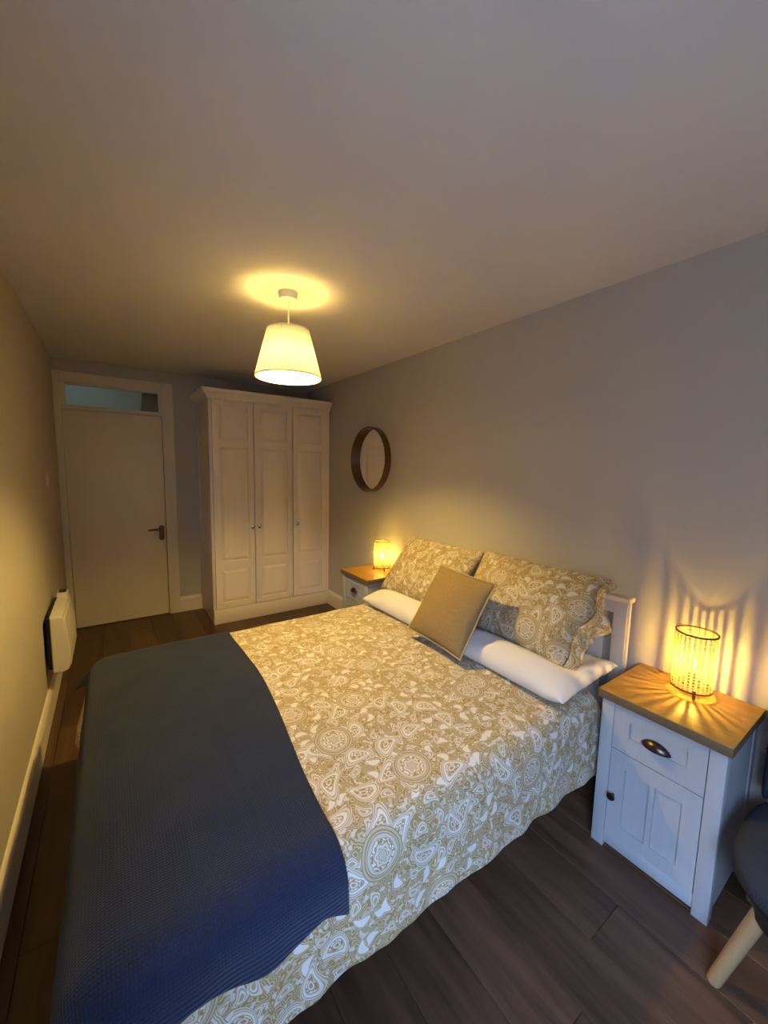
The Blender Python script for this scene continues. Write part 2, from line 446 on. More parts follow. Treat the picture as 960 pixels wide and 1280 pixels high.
# window (behind the viewer, in the left wall)
w1 = struct(empty('window_1', (L-0.08, (y0+y1)/2, z0)), 'window letting in bluish dusk light')
hw, hh = (y1-y0)/2, z1-z0
MB().box(-.03,.03,-hw,-hw+.05,0,hh).box(-.03,.03,hw-.05,hw,0,hh).box(-.03,.03,-hw+.05,hw-.05,0,.05).box(-.03,.03,-hw+.05,hw-.05,hh-.05,hh).build('window_frame', M['gloss_white'], w1)
MB().box(-.02,.02,-.02,.02,.05,hh-.05).build('mullion', M['gloss_white'], w1)
for a, b in ((-hw+.05, -.02), (.02, hw-.05)):
    MB().box(-.003,.003,a,b,.05,hh-.05).build('pane', M['glass'], w1)
MB().box(-.05,.16,-hw-.04,hw+.04,-.03,0).build('window_sill', M['gloss_white'], w1)

# door frame, door leaf, transom
F0 = D-0.018
trim = struct(empty('trim_1', (0, 0, 0)), 'cream painted door frame with glazed transom')
def bb(name, a, mat, par, b=0.003): return MB().bbox(*a, b=b).build(name, mat, par, True)
bb('frame_post', (L+.001, DX0, F0, D+.03, 0, 2.300), M['gloss_white'], trim)
bb('frame_post', (DX1, 0.545, F0, D+.03, 0, 2.300), M['gloss_white'], trim)
bb('frame_head', (DX0, DX1, F0, D+.03, 2.212, 2.300), M['gloss_white'], trim)
bb('transom_bar', (DX0, DX1, F0+.006, D+.05, 1.986, 2.006), M['gloss_white'], trim)
bb('transom_sash', (DX0, -0.280, F0+.010, D+.03, 2.006, 2.212), M['gloss_white'], trim)
bb('transom_sash', (0.418, DX1, F0+.010, D+.03, 2.006, 2.212), M['gloss_white'], trim)
bb('transom_sash', (-0.280, 0.418, F0+.010, D+.03, 2.196, 2.212), M['gloss_white'], trim)
bb('transom_sash', (-0.280, 0.418, F0+.010, D+.03, 2.006, 2.022), M['gloss_white'], trim)
for q in ((DX0, DX0+.014, 0, 1.986), (DX1-.014, DX1, 0, 1.986), (DX0+.014, DX1-.014, 1.970, 1.986)):
    MB().box(q[0], q[1], D+.0365, D+.055, q[2], q[3]).build('door_stop', M['gloss_white'], trim)  # stops added behind the leaf to keep hall light out of the gaps
MB().box(-0.280, 0.418, D+.012, D+.018, 2.022, 2.196).build('pane', M['transom'], trim)

door = struct(empty('door_1', (DX0, D, 0)), 'flush cream painted door with bronze lever handle')
dw = DX1-DX0
MB().bbox(0.004, dw-0.005, -0.004, 0.036, 0.008, 1.981, b=0.002).build('door_leaf', M['door'], door, True)
hx = 0.404-DX0
def rrect(w, h, n=8):   # stadium outline
    pts = []
    r = w/2
    for i in range(n+1): a = PI*i/n; pts.append((r*math.cos(a), h/2-r+r*math.sin(a)))
    for i in range(n+1): a = PI+PI*i/n; pts.append((r*math.cos(a), -h/2+r+r*math.sin(a)))
    return pts
pts = rrect(0.046, 0.150)
m = MB(); n = len(pts)
for yy, sc in ((-0.008, 1), (-0.014, 1), (-0.018, 0.86)):
    m.add([(hx+x*sc, yy, 0.845+z*(1-(1-sc)*.35)) for x, z in pts], [])
m.f = [(i, (i+1) % n, n+(i+1) % n, n+i) for i in range(n)]+[(n+i, n+(i+1) % n, 2*n+(i+1) % n, 2*n+i) for i in range(n)]+[tuple(range(2*n, 3*n))]
hd = m.build('door_handle', M['brass'], door, True)
MB().tube([(hx, -.016, .885), (hx, -.055, .885), (hx-.012, -.062, .885), (hx-.055, -.062, .886), (hx-.105, -.060, .882), (hx-.118, -.056, .878)], [.009, .009, .010, .009, .008, .005], 12).build('lever', M['brass'], hd, True)
MB().tube([(hx, -.017, .815), (hx, -.0195, .815)], .006, 10).build('keyhole', M['dark'], hd)
MB().box(dw-0.0035, dw-0.0005, -0.0085, 0.02, 0.80, 0.95).build('latch_plate', M['dark'], door)

# hall seen through the transom
struct(MB().box(L-T, R, D+1.25, D+1.4, -0.1, 2.75).box(L-T-.15, L-T, D, D+1.4, -.1, 2.75).box(L-T, L, D, D+T, -.1, 2.75).box(L, R, D, D+T, H+.12, 2.75).box(1.2, 1.35, D+T, D+1.25, -.1, 2.75).build('wall_hall', M['hall']), 'cool lit hallway behind the transom pane')
struct(MB().box(L-T-.15, R, D, D+1.4, 2.75, 2.85).build('ceiling_hall', M['hall']), 'hallway ceiling')
struct(MB().add([(.30,D+.75,1.9),(.62,D+.75,1.9),(.62,D+.9,1.9),(.30,D+.9,1.9),(.40,D+.75,2.75),(.74,D+.75,2.75),(.74,D+.9,2.75),(.40,D+.9,2.75)],
     [(0,3,2,1),(4,5,6,7),(0,1,5,4),(1,2,6,5),(2,3,7,6),(3,0,4,7)]).build('trim_2', M['dark']), 'dark beam end in the hallway')
hl = bpy.data.lights.new('hall_light', 'AREA'); hl.energy = HALL_W; hl.color = (0.95, 1.0, 0.92); hl.size = 0.35
ho = bpy.data.objects.new('hall_light', hl); COL.objects.link(ho); ho.location = (-.25, D+.65, 2.70)

# skirting boards
def skirting(name, axis, c, a, b, sgn, lab):
    prof = [(0, 0), (.019, 0), (.019, .128), (.012, .150), (.006, .158), (0, .158)]
    vs = []
    for q in (a, b):
        for d, z in prof: vs.append((c+sgn*d, q, z) if axis == 'y' else (q, c+sgn*d, z))
    n = len(prof)
    fs = [(i, (i+1) % n, n+(i+1) % n, n+i) for i in range(n)]+[tuple(range(n)), tuple(range(2*n-1, n-1, -1))]
    return struct(obj(name, vs, fs, M['gloss_white']), lab)
skirting('baseboard_left', 'y', L, B, D-.02, 1, 'cream skirting board below the heater')
skirting('baseboard_right', 'y', R, B, 3.88, -1, 'cream skirting board behind the bedside cabinets')
skirting('baseboard_far', 'x', D, 0.545, 0.762, -1, 'short cream skirting board between door and wardrobe')

# ------------------------------------------------------------------ wardrobe
WX0, WX1, WY = 0.762, R-0.004, 3.886
ward = tag(empty('wardrobe', ((WX0+WX1)/2, WY, 0)), 'tall cream three-door wardrobe with raised panels and cornice', 'wardrobe')
ox = (WX0+WX1)/2
def wl(x): return x-ox
MB().bbox(wl(WX0), wl(WX1), 0.026, D-WY-.003, 0.0, 2.145, b=.002).build('carcass', M['ward'], ward, True)
MB().bbox(wl(WX0-.008), wl(WX0+.004), D-WY-.05, D-WY-.003, 0.0, 2.14, b=.002).build('scribe_strip', M['gloss_white'], ward, True)
MB().bbox(wl(WX0), wl(WX1), 0.0, 0.024, 0.0, 0.145, b=.002).build('plinth', M['ward'], ward, True)
MB().bbox(wl(1.937), wl(WX1), 0.0, 0.024, 0.145, 2.145, b=.002).build('filler_strip', M['ward'], ward, True)
# cornice: profile swept round left side and front
prof = [(0.0, 2.125), (.012, 2.125), (.016, 2.140), (.040, 2.165), (.058, 2.178), (.062, 2.190), (.062, 2.212), (0.0, 2.212)]
vs = []
for (px, py, ex, ey) in ((WX0, D-WY-.004, -1, 0), (WX0, 0.0, -1, -1), (WX1, 0.0, 0, -1)):
    for d, z in prof: vs.append((wl(px+ex*d), py+ey*d, z))
n = len(prof)
fs = [(k*n+i, k*n+(i+1) % n, (k+1)*n+(i+1) % n, (k+1)*n+i) for k in range(2) for i in range(n)]+[tuple(range(n)), tuple(range(2*n, 3*n))]
obj('cornice', vs, fs, M['gloss_white'], ward)
MB().box(wl(WX0), wl(WX1), 0.0, D-WY-.004, 2.150, 2.205).build('top_board', M['ward'], ward)
def ward_door(x0, x1, zt, kx):
    rects = []
    w = x1-x0; a, b = x0+0.052, x1-0.052
    for (c, d) in ((1.755, 2.075), (0.610, 1.700), (0.205, 0.530)): rects.append((a, b, c, d))
    m = recessed_front(rects, x0, x1, 0.152, zt, -0.004, 0.020, 0.011)
    rot = lambda v: (wl(v[1]), v[0], v[2])
    m.v = [rot(v) for v in m.v]; m.f = [f[::-1] for f in m.f]
    d = m.build('door', M['ward'], ward)
    for r in rects:
        p = raised_panel(r[0]+.007, r[1]-.007, r[2]+.007, r[3]-.007, 0.0075, -0.003, 0.026)
        p.v = [rot(v) for v in p.v]; p.f = [f[::-1] for f in p.f]
        p.build('panel', M['ward'], d)
    MB().lathe([(.005, 0), (.008, -.001), (.008, -.011), (.016, -.016), (.0205, -.023), (.019, -.030), (.010, -.035), (.001, -.036)], 20, 'y', (wl(kx), -.004, .935)).build('knob', M['knob'], d, True)
ward_door(0.786, 1.1560, 2.120, 1.133)
ward_door(1.1640, 1.5485, 2.120, 1.200)
ward_door(1.5565, 1.9320, 2.120, 1.594)

# ------------------------------------------------------------------ round mirror
MY, MZ, MR, MD = 3.035, 1.607, 0.292, 0.058
mir = tag(empty('round_mirror', (R, MY, MZ)), 'round wall mirror in a deep walnut hoop frame', 'mirror')
MB().lathe([(MR, 0), (MR, -MD), (MR-.002, -MD-.002), (MR-.010, -MD-.002), (MR-.012, -MD), (MR-.012, -.001), (MR-.012, 0)], 96, 'x', close=True).build('frame', M['walnut'], mir, True)
MB().lathe([(.001, -.004), (MR-.0125, -.004), (MR-.0125, -.010), (.001, -.0101)], 96, 'x').build('mirror_glass', M['mirror'], mir)

# ------------------------------------------------------------------ electric panel heater
HT = tag(empty('panel_heater', (L, 3.13, 0.0)), 'cream electric panel heater on the left wall by the door', 'heater')
ya, yb = -0.20, 0.33
prof = [(.035, .275), (.086, .272), (.108, .282), (.118, .305), (.117, .40), (.110, .50), (.100, .585), (.094, .610), (.082, .618), (.035, .618)]
n = len(prof)
def heater_body(ya, yb, prof, name, mat, inset=.008):
    vs = []
    cx = sum(p[0] for p in prof)/len(prof); cz = sum(p[1] for p in prof)/len(prof)
    for y, s in ((ya, .9), (ya+inset*.4, .97), (ya+inset, 1), (yb-inset, 1), (yb-inset*.4, .97), (yb, .9)):
        for d, z in prof: vs.append((max(.030, cx+(d-cx)*(s if s == 1 else s)), y, cz+(z-cz)*(1-(1-s)*.35)))
    n = len(prof)
    fs = [(k*n+i, (k+1)*n+i, (k+1)*n+(i+1) % n, k*n+(i+1) % n) for k in range(5) for i in range(n)]+[tuple(range(n))[::-1], tuple(range(5*n, 6*n))]
    o = obj(name, vs, fs, mat, HT); shade_auto(o, 35); return o
heater_body(ya, yb, prof, 'casing', M['heater'])
heater_body(ya+.02, yb-.02, [(.116, .300), (.1215, .305), (.1205, .40), (.1135, .50), (.103, .59), (.098, .59), (.11, .40)], 'front_panel', M['heater'], .004)
MB().box(.014, .036, ya+.03, yb-.02, .29, .60).build('gap_shade', M['dark'], HT)  # black sheet standing in for the shade in the gap behind the casing
ctl = MB().bbox(.036, .094, .21, .315, .60, .652, b=.008, seg=3).build('control_box', M['heater'], HT, True)
MB().bbox(.045, .085, .222, .300, .650, .6535, b=.0008).build('slot', M['dark'], ctl)
for q in (ya+.1, yb-.15): MB().box(0, .01, q, q+.05, .33, .55).build('bracket', M['dark'], HT)

# light switch
sw = tag(empty('light_switch', (L, 3.62, 1.40)), 'small white light switch on the left wall near the door', 'light switch')
MB().bbox(0, .009, -.043, .043, -.043, .043, b=.003).build('plate', M['white_plastic'], sw, True)
MB().bbox(.006, .014, -.008, .008, -.015, .015, b=.002).build('rocker', M['white_plastic'], sw, True)
# wall socket
so = tag(empty('wall_socket', (R, 0.235, 0.545)), 'white double wall socket above the dark chair', 'wall socket')
MB().bbox(-.010, 0, -.073, .073, -.043, .043, b=.003).build('plate', M['white_plastic'], so, True)
for yy in (-.045, .045):
    MB().bbox(-.015, -.006, yy-.008, yy+.008, .014, .034, b=.002).build('rocker', M['white_plastic'], so, True)
    MB().box(-.0112, -.009, yy-.004, yy+.004, -.004, .006).box(-.0112, -.009, yy-.014, yy-.006, -.022, -.018).box(-.0112, -.009, yy+.006, yy+.014, -.022, -.018).build('pin_hole', M['dark'], so)

# ------------------------------------------------------------------ pendant lamp
PX, PY = 0.79, 2.026
pen = tag(empty('pendant_lamp', (PX, PY, H)), 'ceiling pendant lamp with a glowing pleated cream shade', 'lamp')
MB().lathe([(.001, -.0395), (.036, -.039), (.044, -.034), (.049, -.004), (.050, 0)], 32).build('ceiling_rose', M['white_plastic'], pen, True)
MB().tube([(0, 0, -.038), (.001, 0, -.12), (0, 0, -.215)], .0032, 8).build('cord', M['white_plastic'], pen, True)
MB().lathe([(.004, -.19), (.012, -.195), (.017, -.205), (.017, -.245), (.014, -.252), (.004, -.252)], 20).build('lamp_holder', M['white_plastic'], pen, True)
SZT, SZB, SRT, SRB = -.185, -.418, .104, .165
NPL = 62; vs = []; fs = []; NZ = 5
for k in range(NZ):
    f = k/(NZ-1); z = SZT+(SZB-SZT)*f; r = SRT+(SRB-SRT)*f
    for i in range(NPL*2):
        a = PI*i/NPL; rr = r*(1 + (0.034 if i % 2 else -0.016))
        vs.append((rr*math.cos(a), rr*math.sin(a), z))
n = NPL*2
fs = [(k*n+i, (k+1)*n+i, (k+1)*n+(i+1) % n, k*n+(i+1) % n) for k in range(NZ-1) for i in range(n)]
shade = obj('shade', vs, fs, M['shade'], pen); shade['label'] = 'pleated cream fabric shade'
for r, z, hgt in ((SRT+.001, SZT, .009), (SRB+.0015, SZB, .008)):
    MB().lathe([(r-.001, z-hgt/2), (r+.0012, z-hgt/2), (r+.0012, z+hgt/2), (r-.001, z+hgt/2)], 84, close=True).build('trim_band', M['shade'], pen, True)
m = MB()
for k in range(3):
    a = k*2*PI/3+.4
    m.tube([(.017*math.cos(a), .017*math.sin(a), -.208), (.06*math.cos(a), .06*math.sin(a), -.206), (SRT*math.cos(a), SRT*math.sin(a), SZT+.002)], .0016, 6)
m.build('shade_carrier', M['white_plastic'], pen)
MB().lathe([(.012, -.245), (.0135, -.247), (.0165, -.250), (.0225, -.258), (.0235, -.262), (.022, -.2635), (.001, -.264)], 32).build('bulb_body', M['white_plastic'], pen, True)
m = MB(); prof = [(.0235, -.2642), (.034, -.270), (.041, -.281), (.043, -.293), (.040, -.308), (.030, -.323), (.015, -.333), (.001, -.336)]
m.lathe(prof, 24).build('bulb', M['pendant_bulb'], pen, True)
pb = [o for o in pen.children if o.name == 'bulb'][0]
pb.data.materials.append(M['bulb_collar'])
for p in pb.data.polygons:
    if p.center.z > -.2930: p.material_index = 1

# ------------------------------------------------------------------ bedside cabinets (front faces -x); origin at base centre
NW, ND, NH = 0.423, 0.385, 0.669
def make_stand():
    s = empty('bedside_cabinet')
    fx = -ND/2+0.013      # plane of the front
    hw = NW/2-.013
    W = M['stand_white']
    top = MB().bbox(-ND/2, ND/2-.002, -NW/2, NW/2, NH-.036, NH, b=.002).build('cabinet_top', M['oak'], s, True)
    top.data.materials.append(M['oak_edge'])
    for p in top.data.polygons:
        if abs(p.normal.z) < .3: p.material_index = 1
    for sy in (-1, 1):
        for (xa, xb) in ((fx, fx+.046), (ND/2-.052, ND/2-.006)):
            a, b = sorted((sy*hw, sy*(hw-.047)))
            MB().bbox(xa, xb, a, b, 0, NH-.036, b=.002).build('leg', W, s, True)
        a, b = sorted((sy*(hw-.004), sy*(hw-.020)))
        MB().box(fx+.046, ND/2-.052, a, b, .03, NH-.036).build('side_panel', W, s)
    MB().box(ND/2-.020, ND/2-.010, -hw+.047, hw-.047, .03, NH-.036).build('back_panel', W, s)
    MB().box(fx+.03, ND/2-.02, -hw+.02, hw-.02, .03, .045).build('bottom_board', W, s)
    MB().bbox(fx+.006, fx+.022, -hw+.047, hw-.047, .020, .074, b=.0015).build('bottom_rail', W, s, True)
    a, b = -hw+.0495, hw-.0495
    # drawer
    zr = (.514, .577)
    d = recessed_front([(a+.055, b-.055, *zr)], a, b, .445, NH-.039, fx+.001, fx+.02, .006).build('drawer', W, s)
    raised_panel(a+.0565, b-.0565, zr[0]+.0015, zr[1]-.0015, fx+.007, fx+.0062, .001).build('panel', W, d)
    cup = MB(); vs = []; fs = []; ny, na = 14, 7
    for i in range(ny+1):
        u = -1+2*i/ny; hgt = max(0, 1-abs(u)**1.9)**.75
        for j in range(na+1):
            th = PI*.5*j/na
            vs.append((fx - .001-(.024*hgt)*math.sin(th)*1.0, .047*u, .530+.002+.024*hgt*(math.cos(th))-.006*math.sin(th)))
    fs = [(i*(na+1)+j, i*(na+1)+j+1, (i+1)*(na+1)+j+1, (i+1)*(na+1)+j) for i in range(ny) for j in range(na)]
    h = obj('handle', vs, fs, M['bronze'], d, True)
    so_ = h.modifiers.new('thick', 'SOLIDIFY'); so_.thickness = .002
    # door
    mid = 0.0
    rects = [(a+.055, mid-.009, .130, .378), (mid+.009, b-.055, .130, .378)]
    dr = recessed_front(rects, a, b, .077, .441, fx+.001, fx+.02, .009).build('cabinet_door', W, s)
    for r in rects: raised_panel(r[0]+.001, r[1]-.001, r[2]+.001, r[3]-.001, fx+.010, fx+.0090, .001).build('panel', W, dr)
    MB().lathe([(.005, 0), (.006, -.001), (.006, -.012), (.013, -.016), (.0155, -.022), (.013, -.027), (.005, -.029), (.001, -.0292)], 20, 'x', (fx+.001, b-.021, .250)).build('knob', M['bronze'], dr, True)
    MB().box(fx+.03, ND/2-.02, -hw+.02, hw-.02, .438, .445).build('shelf', W, s)
    return s
st = make_stand(); st.location = (R-ND/2-.001, .5186, 0)
tag(st, 'white bedside cabinet with oak top beside the dark chair, nearest the viewer', 'bedside cabinet', 'bedside cabinets')
st2 = copy_tree(st); st2.location = (R-ND/2-.001, 2.699, 0)
st2['label'] = 'white bedside cabinet with oak top near the wardrobe, half hidden by the bed'

# ------------------------------------------------------------------ cane table lamps
def make_lamp():
    s = empty('table_lamp')
    r, z0, z1 = .067, .026, .250
    N, RW = 26, 19
    m = MB(); seg = 4
    # upright flat canes in pairs
    for i in range(N):
        a = 2*PI*i/N; w = .0080/r
        for q in (0,):
            aa = a
            vs = []
            nz = RW*2
            for k in range(nz+1):
                z = z0+(z1-z0)*k/nz
                rr = r + .0011*math.cos(PI*k+PI*q)
                for da in (-w*.5, w*.5):
                    vs.append((rr*math.cos(aa+da), rr*math.sin(aa+da), z))
            m.add(vs, [(2*k, 2*k+1, 2*k+3, 2*k+2) for k in range(nz)])
    for k in range(RW+1):
        z = z0+(z1-z0)*k/RW; vs = []; S = N*4
        for i in range(S):
            a = 2*PI*i/S; rr = r+.0012*math.cos(2*PI*i*N/S+PI*k)
            for dz in (-.0014, .0014): vs.append((rr*math.cos(a), rr*math.sin(a), z+dz))
        m.add(vs, [(2*i, 2*((i+1) % S), 2*((i+1) % S)+1, 2*i+1) for i in range(S)])
    w = m.build('woven_shade', M['cane'], s); w['kind'] = 'stuff'; w['label'] = 'open woven cane cylinder shade'
    for z in (z0, z1):
        MB().lathe([(r-.002, z-.003), (r+.0025, z-.003), (r+.0025, z+.003), (r-.002, z+.003)], 48, close=True).build('rim', M['cane_dark'], s, True)
    MB().lathe([(.001, .030), (.030, .030), (.031, .032), (.031, .038), (.030, .040), (.001, .040)], 32).build('base_disc', M['lampwood'], s, True)
    for k in range(3):
        a = k*2*PI/3+.35
        MB().tube([(.028*math.cos(a), .028*math.sin(a), .034), (r*math.cos(a), r*math.sin(a), .030)], .003, 6).build('spoke', M['lampwood'], s)
    for k in range(3):
        a = k*2*PI/3+PI+.45
        MB().tube([(.062*math.cos(a), .062*math.sin(a), .036), (.066*math.cos(a), .066*math.sin(a), 0)], [.0065, .0045], 10).build('leg', M['lampwood'], s, True)
    MB().lathe([(.001, .040), (.016, .040), (.016, .082), (.013, .088), (.001, .088)], 20).build('bulb_socket', M['lampwood'], s, True)
    bl = MB().lathe([(.009, .0885), (.012, .098), (.017, .114), (.018, .124), (.014, .137), (.006, .145), (.001, .146)], 20).build('bulb', M['bulb_glass'], s, True)
    MB().lathe([(.001, .104), (.004, .106), (.0055, .112), (.0055, .128), (.004, .134), (.001, .136)], 8).build('filament', M['lamp_bulb'], bl, True)
    return s
lp = make_lamp(); lp.location = (1.870, .510, NH)
tag(lp, 'lit cane table lamp on the bedside cabinet nearest the viewer', 'lamp', 'table lamps')
lp2 = copy_tree(lp); lp2.location = (1.872, 2.702, NH); lp2.rotation_euler = (0, 0, .9)
lp2['label'] = 'lit cane table lamp on the far bedside cabinet, below the round mirror'

# ------------------------------------------------------------------ bed
XF, YN, YF, ZT = -0.030, 0.850, 2.240, 0.585      # mattress edges the bedding folds over; top of the bedding
bed = tag(empty('bed', (.93, 1.545, 0)), 'double bed with cream slatted wooden headboard', 'bed')
bx = lambda x: x-.93
by = lambda y: y-1.545
MB().bbox(bx(-.035), bx(1.895), by(.875), by(2.215), .33, .535, b=.03, seg=3).build('mattress', M['mattress'], bed, True)
for yy in (.862, 2.203):
    MB().bbox(bx(-.03), bx(1.90), by(yy), by(yy+.025), .20, .36, b=.003).build('side_rail', M['bedwood'], bed, True)
MB().bbox(bx(-.055), bx(-.03), by(.862), by(2.228), .18, .38, b=.003).build('foot_rail', M['bedwood'], bed, True)
for yy in (.85, 2.185):
    MB().bbox(bx(-.07), bx(-.01), by(yy), by(yy+.055), 0, .38, b=.004).build('leg', M['bedwood'], bed, True)
for k in range(10):
    xx = .05+k*.19
    MB().box(bx(xx), bx(xx+.07), by(.887), by(2.203), .31, .328).build('base_slat', M['bedwood'], bed)
hb = MB().bbox(bx(1.895), bx(1.958), by(.770), by(2.320), .945, .968, b=.004).build('headboard', M['bedwood'], bed, True)
for a, b in ((.780, .838), (2.252, 2.310)):
    MB().bbox(bx(1.902), bx(1.950), by(a), by(b), 0, .946, b=.003).build('post', M['bedwood'], hb, True)
    MB().bbox(bx(1.915), bx(1.930), by(a-.006 if a < 1 else b-.001), by(a+.001 if a < 1 else b+.006), .20, .946, b=.002).build('bead', M['bedwood'], hb, True)
MB().bbox(bx(1.908), bx(1.944), by(.838), by(2.252), .885, .946, b=.003).build('top_rail', M['bedwood'], hb, True)
MB().bbox(bx(1.908), bx(1.944), by(.838), by(2.252), .42, .50, b=.003).build('bottom_rail', M['bedwood'], hb, True)
ns = 12; gap = .042; sw_ = ((2.252-.838)-gap*(ns+1))/ns
for k in range(ns):
    a = .838+gap+k*(sw_+gap)
    MB().bbox(bx(1.916), bx(1.936), by(a), by(a+sw_), .50, .886, b=.002).build('slat', M['bedwood'], hb, True)

# ---- draped cloth
def nz(x, y, z=0.0): return noise.noise(Vector((x, y, z)))
def smooth(a, b, x):
    t = max(0.0, min(1.0, (x-a)/(b-a))); return t*t*(3-2*t)
def drape(cx, cy, lift=0.0, rr=0.095, flare=0.05, fold=0.018, seed=0.0, dmax=9.0):
    ex = max(0.0, XF-cx); ey = YN-cy if cy < YN else (cy-YF if cy > YF else 0.0)
    sy = -1 if cy < YN else 1
    bxp, byp = max(cx, XF), min(max(cy, YN), YF)
    d = math.hypot(ex, ey)
    top = ZT + .007*nz(cx*3.1, cy*3.1, 1.7) + .004*nz(cx*8, cy*8, 4.2)
    # the cover is a little fuller in the middle of the bed
    e = min(cy-YN, YF-cy, cx-XF+.1); top += .012*smooth(0, .35, e)
    if d < 1e-6: return (bxp, byp, top+lift)
    nx, ny = -ex/d, sy*ey/d
    if d > dmax: d = dmax+(d-dmax)*.35
    r = rr+lift; A = rr*PI/2
    if d < A:
        a = d/rr; out = r*math.sin(a)-0*lift; drop = rr*(1-math.cos(a))-lift*math.cos(a)
    else:
        out = r+flare*(d-A); drop = rr+(d-A)
    s = cx*1.0+cy*.8 if ex*ey > 0 else (cx if ey > 0 else cy)
    wgt = smooth(.05, .30, d)
    f = nz(s*7.0, d*1.3, 3.3)+.5*nz(s*15.0, d*2.0, 9.1)
    out += fold*wgt*f
    if lift > 0 and ex > 0 and ey > 0 and sy > 0: out += .62*min(ex, ey)*smooth(.02, .14, min(ex, ey))
    return (bxp+nx*out, byp+ny*out, top-drop)

def cloth(name, mat, us, vs_, fn, thick, label, cat, sub=1, group=None):
    verts = []; uvs = []; nu, nv = len(us), len(vs_)
    for i in range(nu):
        for j in range(nv):
            cx, cy = us[i], vs_[j]
            p, uvc = fn(cx, cy, i, j); verts.append(p); uvs.append(uvc)
    faces = [(i*nv+j, (i+1)*nv+j, (i+1)*nv+j+1, i*nv+j+1) for i in range(nu-1) for j in range(nv-1)]
    o = obj(name, verts, faces, mat, None, True, uvs)
    md = o.modifiers.new('thick', 'SOLIDIFY'); md.thickness = thick; md.offset = -1
    if sub:
        ms = o.modifiers.new('sub', 'SUBSURF'); ms.levels = sub; ms.render_levels = sub
    tag(o, label, cat, group); return o
def lin(a, b, n): return [a+(b-a)*i/(n-1) for i in range(n)]

DN, DFR, DFT = .395, .36, .36     # how far the duvet hangs: near side, far side, foot
def duvet_fn(cx, cy, i, j):
    k = .005*math.sin(cx*31+1.0)+.014*nz(cx*6, 2.2)+.006*nz(cx*17, 6.1)       # scalloped hem
    c = cy
    if cy < YN-.2: c = cy + k*((YN-.2-cy)/(DN-.2))
    p = drape(cx, c, 0.0, .095, (.09+.17*smooth(1.75, 2.2, cy)+.06*nz(cy*4, 7.7)) if cx < XF else .04, .016, dmax=.40)
    return p, (cx, cy)
cloth('duvet', M['paisley'], lin(XF-DFT, 1.70, 120), lin(YN-DN, YF+DFR, 130), duvet_fn, .022,
      'ochre and white paisley duvet spread over the bed', 'duvet')

# navy knitted throw across the foot of the bed; u runs across it (0 foot .. 1 right edge), v along it
def redge(cy): return .445+.085*smooth(.55, 2.3, cy)+.012*math.sin(cy*5.0) if cy > .55 else .445
FOOT_D = .30
NEAR_D, FAR_D = .195, .17
def throw_fn(cu, cv, i, j):
    cy0 = YN-NEAR_D; cy1 = YF+FAR_D
    # hem wave on the near side
    cy = cy0+(cy1-cy0)*cv
    x0 = XF-FOOT_D+.13*smooth(1.7, 2.3, cy); x1 = redge(cy)
    cx = x0+(x1-x0)*cu
    if cv < .12:
        cy += (1-cv/.12)*(.020*math.sin(cx*17+.6)-.05*smooth(.36, .46, cx)-.09*smooth(.12, -.15, cx))
    p = drape(cx, cy, .010, .095, .10 if cx < XF else .06, .016, dmax=.34)
    px, py, pz = p
    for c0, wd, am in ((.285, .006, .0035), (.085, .006, .003)):
        pz += am*math.exp(-((cx-c0)/wd)**2)*(1 if YN < cy < YF else .5)
    pz += .003*nz(cx*12, cy*5, 8.0)
    return (px, py, pz), (cx, cy)
cloth('throw_blanket', M['navy'], lin(0, 1, 96), lin(0, 1, 150), throw_fn, .008,
      'navy blue knitted throw laid across the foot of the bed', 'blanket')

# ---- pillows
def pillow(name, w, h, t, mat, label, cat, frame, n=30, wr=.006, seed=0.0, group=None, sag=0.0, pw=2.4, post=None, pinch=.05):
    """frame: 4x4 matrix, local x = width, y = height, z = thickness"""
    verts = []; uvs = []; idx = {}
    for side in (1, -1):
        for i in range(n+1):
            for j in range(n+1):
                u, v = -1+2*i/n, -1+2*j/n
                u = math.sin(u*PI/2)*.35+u*.65; v = math.sin(v*PI/2)*.35+v*.65
                edge = i in (0, n) or j in (0, n)
                if edge and side == -1: idx[(side, i, j)] = idx[(1, i, j)]; continue
                q = (1-abs(u)**pw)*(1-abs(v)**pw)
                th = t/2*max(0, q)**.55
                x = w/2*u*(1-pinch*(1-v*v)*u*u); y = h/2*v*(1-pinch*1.4*(1-u*u)*v*v)
                k = min(1, 4*max(0, q))
                z = side*th + wr*k*(nz(x*9+seed, y*9, side*2.0)+.6*nz(x*22+seed, y*22, side*3.0))
                z += wr*1.2*(1-k)*nz(x*14+seed, y*14, 5)
                if post: x, y, z = post(u, v, x, y, z, side)
                idx[(side, i, j)] = len(verts); verts.append(frame @ Vector((x, y, z))); uvs.append((x+seed*1.3, y+seed*.7))
    faces = []
    for i in range(n):
        for j in range(n):
            a = [idx[(1, i, j)], idx[(1, i+1, j)], idx[(1, i+1, j+1)], idx[(1, i, j+1)]]; faces.append(a)
            a = [idx[(-1, i, j)], idx[(-1, i, j+1)], idx[(-1, i+1, j+1)], idx[(-1, i+1, j)]]
            faces.append(a)
    c = frame @ Vector((0, 0, 0))
    verts = [v-c for v in verts]
    o = obj(name, verts, faces, mat, None, True, uvs, loc=c)
    ms = o.modifiers.new('sub', 'SUBSURF'); ms.levels = 1; ms.render_levels = 1
    tag(o, label, cat, group); return o
def frame_from(c, ax, ay):
    ax = Vector(ax).normalized(); ay = Vector(ay); ay = (ay-ax*ay.dot(ax)).normalized(); az = ax.cross(ay)
    return Matrix(((ax.x, ay.x, az.x, c[0]), (ax.y, ay.y, az.y, c[1]), (ax.z, ay.z, az.z, c[2]), (0, 0, 0, 1)))

